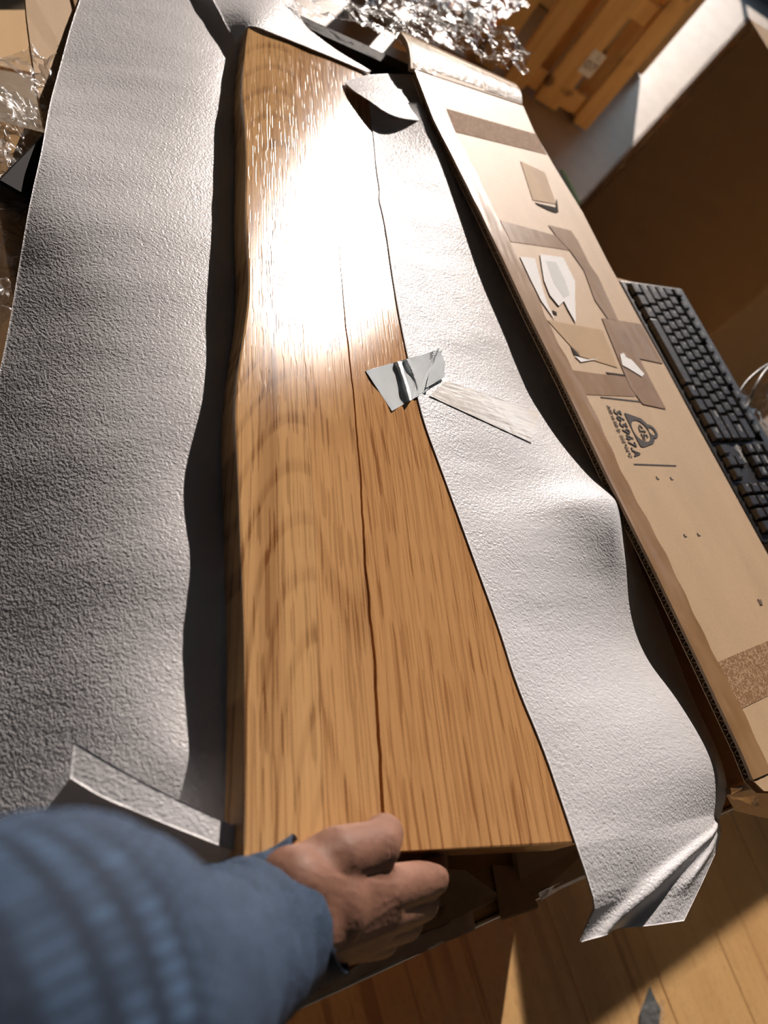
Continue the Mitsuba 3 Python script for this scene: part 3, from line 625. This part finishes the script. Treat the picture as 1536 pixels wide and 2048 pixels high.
ng = foam_grid([(148, 1484), (200, 1515), (270, 1556), (350, 1596), (440, 1640), (480, 1655)], [(140, 1556), (200, 1594), (280, 1627), (360, 1660), (440, 1692), (480, 1706)],
               [(148, 1484, .086), (440, 1640, .092), (480, 1655, .090), (140, 1556, .0835), (280, 1627, .090), (440, 1692, .0915), (480, 1706, .0895)], 40, 12, 0.0006, 41, 12)
ng2 = foam_grid([(140, 1557), (200, 1595), (280, 1628), (360, 1661), (440, 1693), (480, 1707)], [(60, 1660), (140, 1700), (230, 1740), (330, 1770), (420, 1790), (480, 1800)],
                [(140, 1557, .0836), (280, 1628, .0901), (480, 1707, .0896), (60, 1660, .045), (230, 1740, .05), (420, 1790, .05), (480, 1800, .05)], 40, 16, 0.001, 43, 12)
fo5 = obj('foam_sheet', cat(sheet(ng, 0.0012), sheet(ng2, 0.0012)), 'foam', None, True)
tag(fo5, 'folded foam strip at the near left corner by the shirt sleeve', 'foam sheet')

# ------------------------------------------------------------------ tapes on the board
def tape_patch(corners, n, m, lift, wrinkle):
    a, b, c, d = [np.array(x, float) for x in corners]; s, q = np.meshgrid(np.linspace(0, 1, n), np.linspace(0, 1, m), indexing='ij')
    G = np.zeros((n, m, 3))
    for i in range(n):
        for j in range(m):
            p = (a * (1 - q[i, j]) + b * q[i, j]) * (1 - s[i, j]) + (d * (1 - q[i, j]) + c * q[i, j]) * s[i, j]
            p = p + np.array([2.5 * math.sin(9 * s[i, j] + 3 * q[i, j]), 2.0 * math.sin(11 * q[i, j])]) * (q[i, j] > 0.97)
            G[i, j] = WP(p[0], p[1], lift(p[0], p[1]) + wrinkle(s[i, j], q[i, j]))
    return G
def dl(u, v):
    # the foam lies a little above the board's edge
    e = np.interp(v, [700, 715, 790, 830], [812, 815, 834, 845]); return 0.0007 + 0.0026 * np.clip((u - e + 10) / 30, 0, 1)
def dw(s, q):
    return 0.0045 * math.exp(-((q - 0.43 - 0.05 * s) / 0.030) ** 2) + 0.003 * math.exp(-((q - 0.55 - 0.20 * s) / 0.035) ** 2) * (1 - s) + 0.004 * math.exp(-(((q - 0.94) / 0.06) ** 2 + ((s - 0.03) / 0.2) ** 2)) + 0.0006 * math.sin(20 * q + 7 * s)
dg = tape_patch([(731, 741), (879, 699), (858, 780), (784, 822)], 24, 60, dl, dw)
dt = obj('duct_tape', sheet(dg, 0.0003), 'duct', None, True)
tag(dt, 'silver duct tape joining the oak board to the foam', 'duct tape')
dg2 = tape_patch([(866, 704), (884, 701), (892, 752), (852, 776)], 12, 10, lambda u, v: 0.0040, lambda s, q: 0.0006 * math.sin(9 * s))
obj('torn_end', sheet(dg2, 0.0003), 'duct', dt, True)
def film_on_foam(pts, n, m, up, amp, seed):
    a, b, c, d = [np.array(x, float) for x in pts]; G = np.zeros((n, m, 3))
    s, q = np.meshgrid(np.linspace(0, 1, n), np.linspace(0, 1, m), indexing='ij'); s, q = s[..., None], q[..., None]
    px = (a * (1 - q) + b * q) * (1 - s) + (d * (1 - q) + c * q) * s
    v = Rf.reshape(-1, 3) - EYE; c = v @ ROT; pv = c[:, :2] / c[:, 2:] * FPX + [768, 1024]
    h = LinearNDInterpolator(pv, Rf.reshape(-1, 3)[:, 2] - ZT, 0.09)(px.reshape(-1, 2)).reshape(n, m) + up
    for i in range(n):
        for j in range(m): G[i, j] = W(px[i, j, 0], px[i, j, 1], h[i, j])
    k = np.abs(meshkit.fbm(np.stack([G[..., 0] * 60, G[..., 1] * 180, G[..., 2] * 0], -1), 3, seed) - 0.5)
    G[..., 2] += amp * (1 - 2 * k)
    return G
ct = obj('clear_tape_strip', sheet(film_on_foam([(858, 792), (892, 762), (1078, 826), (1062, 886)], 20, 80, 0.0003, 0.0008, 5), 0.0002), 'foam_tape', None, True)
tag(ct, 'wrinkled clear tape strip on the white foam beside the duct tape', 'clear tape')

# ------------------------------------------------------------------ black bars
def bar(p0, p1, w, h):
    d = p1 - p0; l = np.linalg.norm(d); d /= l; sd = np.cross([0, 0, 1], d); sd /= np.linalg.norm(sd); up = np.cross(d, sd)
    return cbox(p0 - sd * w / 2 - up * h, d * l, sd * w, up * h, 0.002)
b1 = obj('black_bar', bar(W(560, 22, 0.060), W(835, 146, 0.060), 0.028, 0.05), 'black_bar'); tag(b1, 'black metal bar lying at the far end of the box', 'metal bar')
lb0, lb1 = W(25, 378, 0.022), W(125, 272, 0.022)
b2 = obj('black_bar', bar(lb0, lb1, 0.026, 0.021), 'black_bar'); tag(b2, 'black bar end sticking out under the left foam sheet', 'metal bar')

# ------------------------------------------------------------------ stretch film and card at the far left
f1 = obj('stretch_film', film_mesh(crumple([W(585, 30, 0.075), W(840, 118, 0.075), W(1050, 20, 0.03), W(560, -170, 0.03)], 110, 170, 0.016, 42, 5, 0.6)), 'stretch_film', None, True)
tag(f1, 'crumpled clear stretch film bunched at the far end of the box', 'stretch film')
obj('layer', film_mesh(crumple([W(800, 62, 0.085), W(1040, 168, 0.085), W(1046, 92, 0.10), W(800, -60, 0.06)], 90, 120, 0.018, 44, 25, 0.6)), 'stretch_film', f1, True)
f2 = obj('stretch_film', film_mesh(crumple([W(-60, 120, 0.0), W(98, 100, 0.0), W(50, 560, -0.005), W(-120, 760, -0.01)], 200, 100, 0.013, 42, 15, 0.6)), 'stretch_film', None, True)
tag(f2, 'crumpled clear stretch film at the left by the black bar', 'stretch film')
obj('layer', film_mesh(crumple([W(-60, 200, 0.012), W(86, 230, 0.006), W(46, 600, 0.0), W(-120, 800, 0.0)], 180, 100, 0.013, 55, 35, 0.6)), 'stretch_film', f2, True)
cl = obj('cardboard_sheet', slab([W(48, -40, 0.004), W(53, 30, 0.003), (W(62, 100, 0.003)), W(72, 170, 0.003), W(88, 250, 0.003), W(210, 250, 0.003), W(330, -40, 0.004)], (0, 0, -0.005)), 'card'); tag(cl, 'brown cardboard sheet with ragged edge behind the left foam', 'cardboard')
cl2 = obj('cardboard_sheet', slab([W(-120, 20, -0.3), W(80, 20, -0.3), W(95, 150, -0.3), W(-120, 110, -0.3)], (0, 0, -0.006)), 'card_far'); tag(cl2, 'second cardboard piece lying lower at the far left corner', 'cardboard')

# ------------------------------------------------------------------ pallet and carton behind the table
pa = thing('pallet', 'wooden pallet standing on edge on the floor behind the table', 'pallet')
PO = W(1172, 262, -ZT); pe1 = np.array([-0.953, 0.302, 0.0]); pe1 /= np.linalg.norm(pe1); pn = np.array([0.302, 0.953, 0.0])   # along to the left; away from us
zz_ = np.array([0, 0, 1.0])
xs = [(0.0, 0.09), (0.19, 0.125), (0.385, 0.105), (0.555, 0.09), (0.70, 0.11), (0.87, 0.10), (1.03, 0.12)]
for i, (a, w) in enumerate(xs):
    obj('deck_board', cbox(PO + pe1 * a, pe1 * w, pn * 0.022, zz_ * 1.0, 0.003), 'pine', pa)
for a, w in ((0.0, 0.10), (0.27, 0.12), (0.54, 0.12), (0.81, 0.12), (1.05, 0.10)):
    obj('back_board', cbox(PO + pe1 * a + pn * 0.122, pe1 * w, pn * 0.022, zz_ * 1.0, 0.003), 'pine', pa)
for z in (0.02, 0.455, 0.89):
    obj('stringer', cbox(PO + pe1 * 0.0 + pn * 0.022 + zz_ * z, pe1 * 1.18, pn * 0.022, zz_ * 0.09, 0.003), 'pine', pa)
    for a in (0.0, 0.54, 1.08):
        obj('block', cbox(PO + pe1 * a + pn * 0.044 + zz_ * z, pe1 * 0.10, pn * 0.078, zz_ * 0.09, 0.003), 'pine', pa)
ca = thing('carton', 'tall brown carton standing behind the right edge of the pallet', 'carton')
CO = W(1284, 152, -ZT)
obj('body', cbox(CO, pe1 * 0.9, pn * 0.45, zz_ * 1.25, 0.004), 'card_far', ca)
def on_pallet(u, v, back):                   # the point seen at a place, on a plane behind the pallet's front
    d = ray(u, v); return EYE + d * (((PO + pn * back - EYE) @ pn) / (d @ pn))
LC = on_pallet(1184, 128, -0.004)
obj('label_sheet', cbox(LC - pe1 * 0.035 - zz_ * 0.055, pe1 * 0.07, pn * 0.002, zz_ * 0.11, 0.0005), 'paper', pa, label='white label reading 07')
tx = meshkit.text_mesh('07', 0.034, 0.0008, True); tx.apply_translation(-tx.bounds.mean(0)); M = np.eye(4); M[:3, 0] = -pe1; M[:3, 1] = zz_; M[:3, 2] = -pn; M[:3, 3] = LC - pn * 0.0005 - zz_ * 0.01
tx.apply_transform(M); obj('label_print', tx, 'print_ink', pa)
tx = meshkit.text_mesh('L', 0.020, 0.0008, True); tx.apply_translation(-tx.bounds.mean(0)); M[:3, 3] = LC - pn * 0.0005 + zz_ * 0.035 - pe1 * 0.01
tx.apply_transform(M); obj('label_print', tx, 'print_ink', pa)
gs = obj('green_strap', cbox(W(1120, 340, -ZT), W(1160, 418, -ZT) - W(1120, 340, -ZT), np.array([0.02, -0.012, 0]), zz_ * 0.006, 0.001), 'green'); tag(gs, 'thin green strap lying on the grey floor beside the box', 'strap')

# ------------------------------------------------------------------ big dark carton at the right
dbx = thing('tall_carton', 'tall brown carton in shadow standing on the floor behind the keyboard', 'carton')
A_ = WR(1160, 410, 2.90); B_ = WR(1418, 672, 2.24); A_[2] = B_[2] = 0
HB = WR(1480, 17, 2.90)[2]
D_ = B_ + np.array([0.9985, 0.05, 0]) * 1.0; E_ = A_ + (D_ - B_)
def panel(p, q, z0, z1, t=0.006):
    d = (q - p) / np.linalg.norm(q - p); nrm = np.array([d[1], -d[0], 0]); c = 0.25 * (A_ + B_ + D_ + E_)
    if nrm @ (c - p) < 0: nrm = -nrm
    return cbox(p + zz_ * z0, q - p, nrm * t, zz_ * (z1 - z0), 0.0015)
for nm, p, q in (('side_panel', A_, B_), ('front_panel', B_, D_), ('side_panel', D_, E_), ('back_panel', E_, A_)):
    obj(nm, panel(p, q, 0.0, HB), 'card_plain', dbx)
obj('top_panel', slab([A_ + zz_ * HB, B_ + zz_ * HB, D_ + zz_ * HB, E_ + zz_ * HB], (0, 0, -0.006)), 'card_plain', dbx)
dAB = (B_ - A_) / np.linalg.norm(B_ - A_); dE = (E_ - A_) / np.linalg.norm(E_ - A_)
G = crumple([A_ + zz_ * 0.02 - dAB * 0.004, A_ + zz_ * 0.02 + dAB * 0.05 , A_ + zz_ * HB + dAB * 0.05, A_ + zz_ * HB - dAB * 0.004], 80, 8, 0.004, 25, 51)
nAB = np.array([dAB[1], -dAB[0], 0]); nAB = nAB if nAB @ (EYE - A_) > 0 else -nAB
obj('packing_tape', film_mesh(G + nAB * 0.008), 'tape_film', dbx, True)

# ------------------------------------------------------------------ small things
def cable(px, r, mat, lab):
    p = smooth_curve(px, 40, 3); k = obj('cable', tube(p, r, 10), mat, None, True); tag(k, lab, 'cable')
cable([W(1488, 822, 0.030), W(1500, 800, 0.035), W(1512, 768, 0.05), W(1530, 740, 0.055), W(1570, 700, 0.05), W(1640, 690, 0.0)], 0.0022, 'cable_grey', 'grey cable running from the back of the keyboard')
cable([W(1474, 792, 0.012), W(1490, 765, 0.02), W(1520, 738, 0.03), W(1560, 716, 0.03), W(1640, 700, 0.0)], 0.0026, 'cable_black', 'black cable curving behind the keyboard')
pb = obj('plastic_bag', film_mesh(crumple([W(1478, 800, -0.02), W(1580, 730, -0.02), W(1640, 960, -0.15), W(1545, 960, -0.12)], 60, 60, 0.02, 22, 61, 0.5)), 'stretch_film', None, True)
tag(pb, 'clear plastic bag hanging beside the keyboard at the right edge', 'plastic bag')
k0 = thing('plastic_scraper', 'dark grey pointed plastic scraper lying on the wooden floor', 'scraper')
zf = -ZT + 0.004
def fl3(pts, z, tt): return slab([W(u, v, z) for u, v in pts], (0, 0, -tt))
obj('blade', fl3([(1301, 1974), (1312, 2000), (1322, 2018), (1318, 2048), (1300, 2075), (1278, 2075), (1280, 2030), (1290, 2005)], zf, 0.004), 'grey_plastic', k0)
obj('wrapper', film_mesh(crumple([W(1284, 2010, zf + .004), W(1326, 2006, zf + .004), W(1322, 2080, zf + .004), W(1274, 2080, zf + .004)], 24, 18, 0.006, 60, 71)), 'stretch_film', k0, True)

# ------------------------------------------------------------------ person: hand and sleeve
def chain(pts):
    parts = []
    for (a, ra), (b, rb) in zip(pts[:-1], pts[1:]):
        parts.append(m3.Manifold.batch_hull([m3.Manifold.sphere(ra, 24).translate(tuple(a)), m3.Manifold.sphere(rb, 24).translate(tuple(b))]))
    return parts
def hullp(pts): return m3.Manifold.batch_hull([m3.Manifold.sphere(r, 24).translate(tuple(p)) for p, r in pts])
dpl = lambda u, v: (WP(u, v) - EYE) @ fwd
wr1, wr2 = W(588, 1772, 0.130), W(600, 1852, 0.122)
imcp, mmcp, rmcp, pmcp = W(768, 1782, .114), W(762, 1822, .107), W(740, 1856, .098), W(704, 1880, .088)
ipip, mpip, rpip, ppip = W(862, 1757, .092), W(842, 1806, .083), W(812, 1848, .074), W(764, 1884, .066)
idip, mdip, rdip, pdip = W(868, 1716, .066), W(856, 1760, .058), W(832, 1800, .050), W(792, 1842, .046)
itip, mtip, rtip, ptip = W(848, 1690, .060), W(838, 1724, .054), W(820, 1760, .050), W(796, 1806, .044)
tcmc, tmcp = W(622, 1746, .126), W(676, 1716, .128)
tip_ = WD(751, 1694, dpl(751, 1694) - 0.020); ttip = WD(768, 1668, dpl(768, 1668) - 0.0118)
man = []
man += chain([(tcmc, .0150), (tmcp, .0155), (tip_, .0132), (ttip, .0108)])
man += chain([(imcp, .0130), (ipip, .0104), (idip, .0086), (itip, .0075)])
man += chain([(mmcp, .0130), (mpip, .0104), (mdip, .0086), (mtip, .0075)])
man += chain([(rmcp, .0122), (rpip, .0096), (rdip, .0082), (rtip, .0072)])
man += chain([(pmcp, .0115), (ppip, .0088), (pdip, .0075), (ptip, .0068)])
man.append(hullp([(wr1, .0185), (wr2, .0205), (imcp, .0125), (mmcp, .0128)]))
man.append(hullp([(wr2, .0205), (mmcp, .0126), (rmcp, .0121), (pmcp, .0114)]))
man.append(hullp([(wr1, .0180), (tcmc, .0150), (imcp, .0118)]))
man.append(hullp([(tcmc, .015), (tmcp, .0125), (imcp, .0112), (0.5 * imcp + 0.5 * tip_, .0075)]))
apath = [W(640, 1803, .115), WD(560, 1845, .385), WD(470, 1905, .335), WD(360, 1975, .275), WD(210, 2020, .200), WD(40, 2055, .145), WD(-180, 2200, .130), WD(-700, 2500, .20), WD(-1500, 2800, .26)]
arad = [.0285, .0290, .0300, .0310, .0335, .0360, .0400, .0460, .052]
for (a, ra), (b, rb) in zip(list(zip(apath, arad))[:-1], list(zip(apath, arad))[1:]):
    man.append(m3.Manifold.batch_hull([m3.Manifold.sphere(ra * 0.94, 24).translate(tuple(a)), m3.Manifold.sphere(rb * 0.94, 24).translate(tuple(b))]))
for c_, d_, rch in ((tip_, tip_ - tmcp, .0135), (ipip, ipip - imcp, .0105), (mpip, mpip - mmcp, .0100), (rpip, rpip - rmcp, .0095), (imcp, ipip - imcp, .0120)):
    KNUCKLES.append(([float(x) for x in c_], [float(x) for x in d_ / np.linalg.norm(d_)], rch))
hand = m3.Manifold.batch_boolean(man, m3.OpType.Add).refine_to_length(0.0030)
hm = trimesh.Trimesh(*meshkit.arrays(hand)[:2], process=True)
trimesh.smoothing.filter_taubin(hm, lamb=0.5, nu=0.52, iterations=40)
scene['person'] = mikit.ply(hm, 'skin', smooth=True)
tag('person', 'person in a blue knit shirt lifting the near end of the oak board', 'person')
# sleeve
na, nr = 130, 96
ap = smooth_curve(apath, na, 3); sp = np.r_[0, np.cumsum(np.linalg.norm(np.diff(ap, axis=0), axis=1))]
so = np.r_[0, np.cumsum(np.linalg.norm(np.diff(np.array(apath), axis=0), axis=1))]; so = so / so[-1] * sp[-1]
ar = np.interp(sp, so, np.array(arad) * 1.02 + 0.004)
tg = np.gradient(ap, axis=0); tg /= np.linalg.norm(tg, axis=1, keepdims=True); uu = np.cross(tg[0], [0, 0, 1.0]); uu /= np.linalg.norm(uu)
SV, SUV = [], []
for i in range(na):
    uu = uu - tg[i] * (uu @ tg[i]); uu /= np.linalg.norm(uu); ww = np.cross(tg[i], uu); a = np.arange(nr + 1) * 2 * np.pi / nr
    x = sp[i]
    fold = 0.0045 * np.sin(x * 210 + 2.2 * np.cos(a * 1 + 0.6) + 3 * np.sin(a)) * np.clip((x - 0.016) / 0.03, 0, 1) * (0.35 + 0.65 * math.exp(-x / 0.07)) * (0.6 + 0.4 * np.cos(a - 0.5))
    fold = fold + 0.005 * (meshkit.fbm(np.stack([np.cos(a) * 1.5, np.sin(a) * 1.5, np.full_like(a, x * 25)], 1), 3, 4) - 0.5) * np.clip(x / 0.03, 0, 1)
    r = ar[i] + fold + 0.0015 * math.exp(-(x / 0.006) ** 2)
    SV.append(ap[i] + r[:, None] * (np.cos(a)[:, None] * uu + np.sin(a)[:, None] * ww)); SUV.append(np.stack([a * 0.042, np.full_like(a, x)], 1))
SV, SUV = np.array(SV), np.array(SUV)
inner = SV[:6][::-1] - (SV[:6][::-1] - ap[:6][::-1][:, None]) * 0.05
allv = np.concatenate([inner, SV]); alluv = np.concatenate([SUV[:6][::-1], SUV])
scene['person__shirt_sleeve'] = mikit.ply(trimesh.Trimesh(allv.reshape(-1, 3), grid_faces(*allv.shape[:2]), process=False), 'shirt', smooth=True, uv=alluv.reshape(-1, 2))
labels['person__shirt_sleeve'] = {'label': 'blue knit shirt sleeve with cuff'}
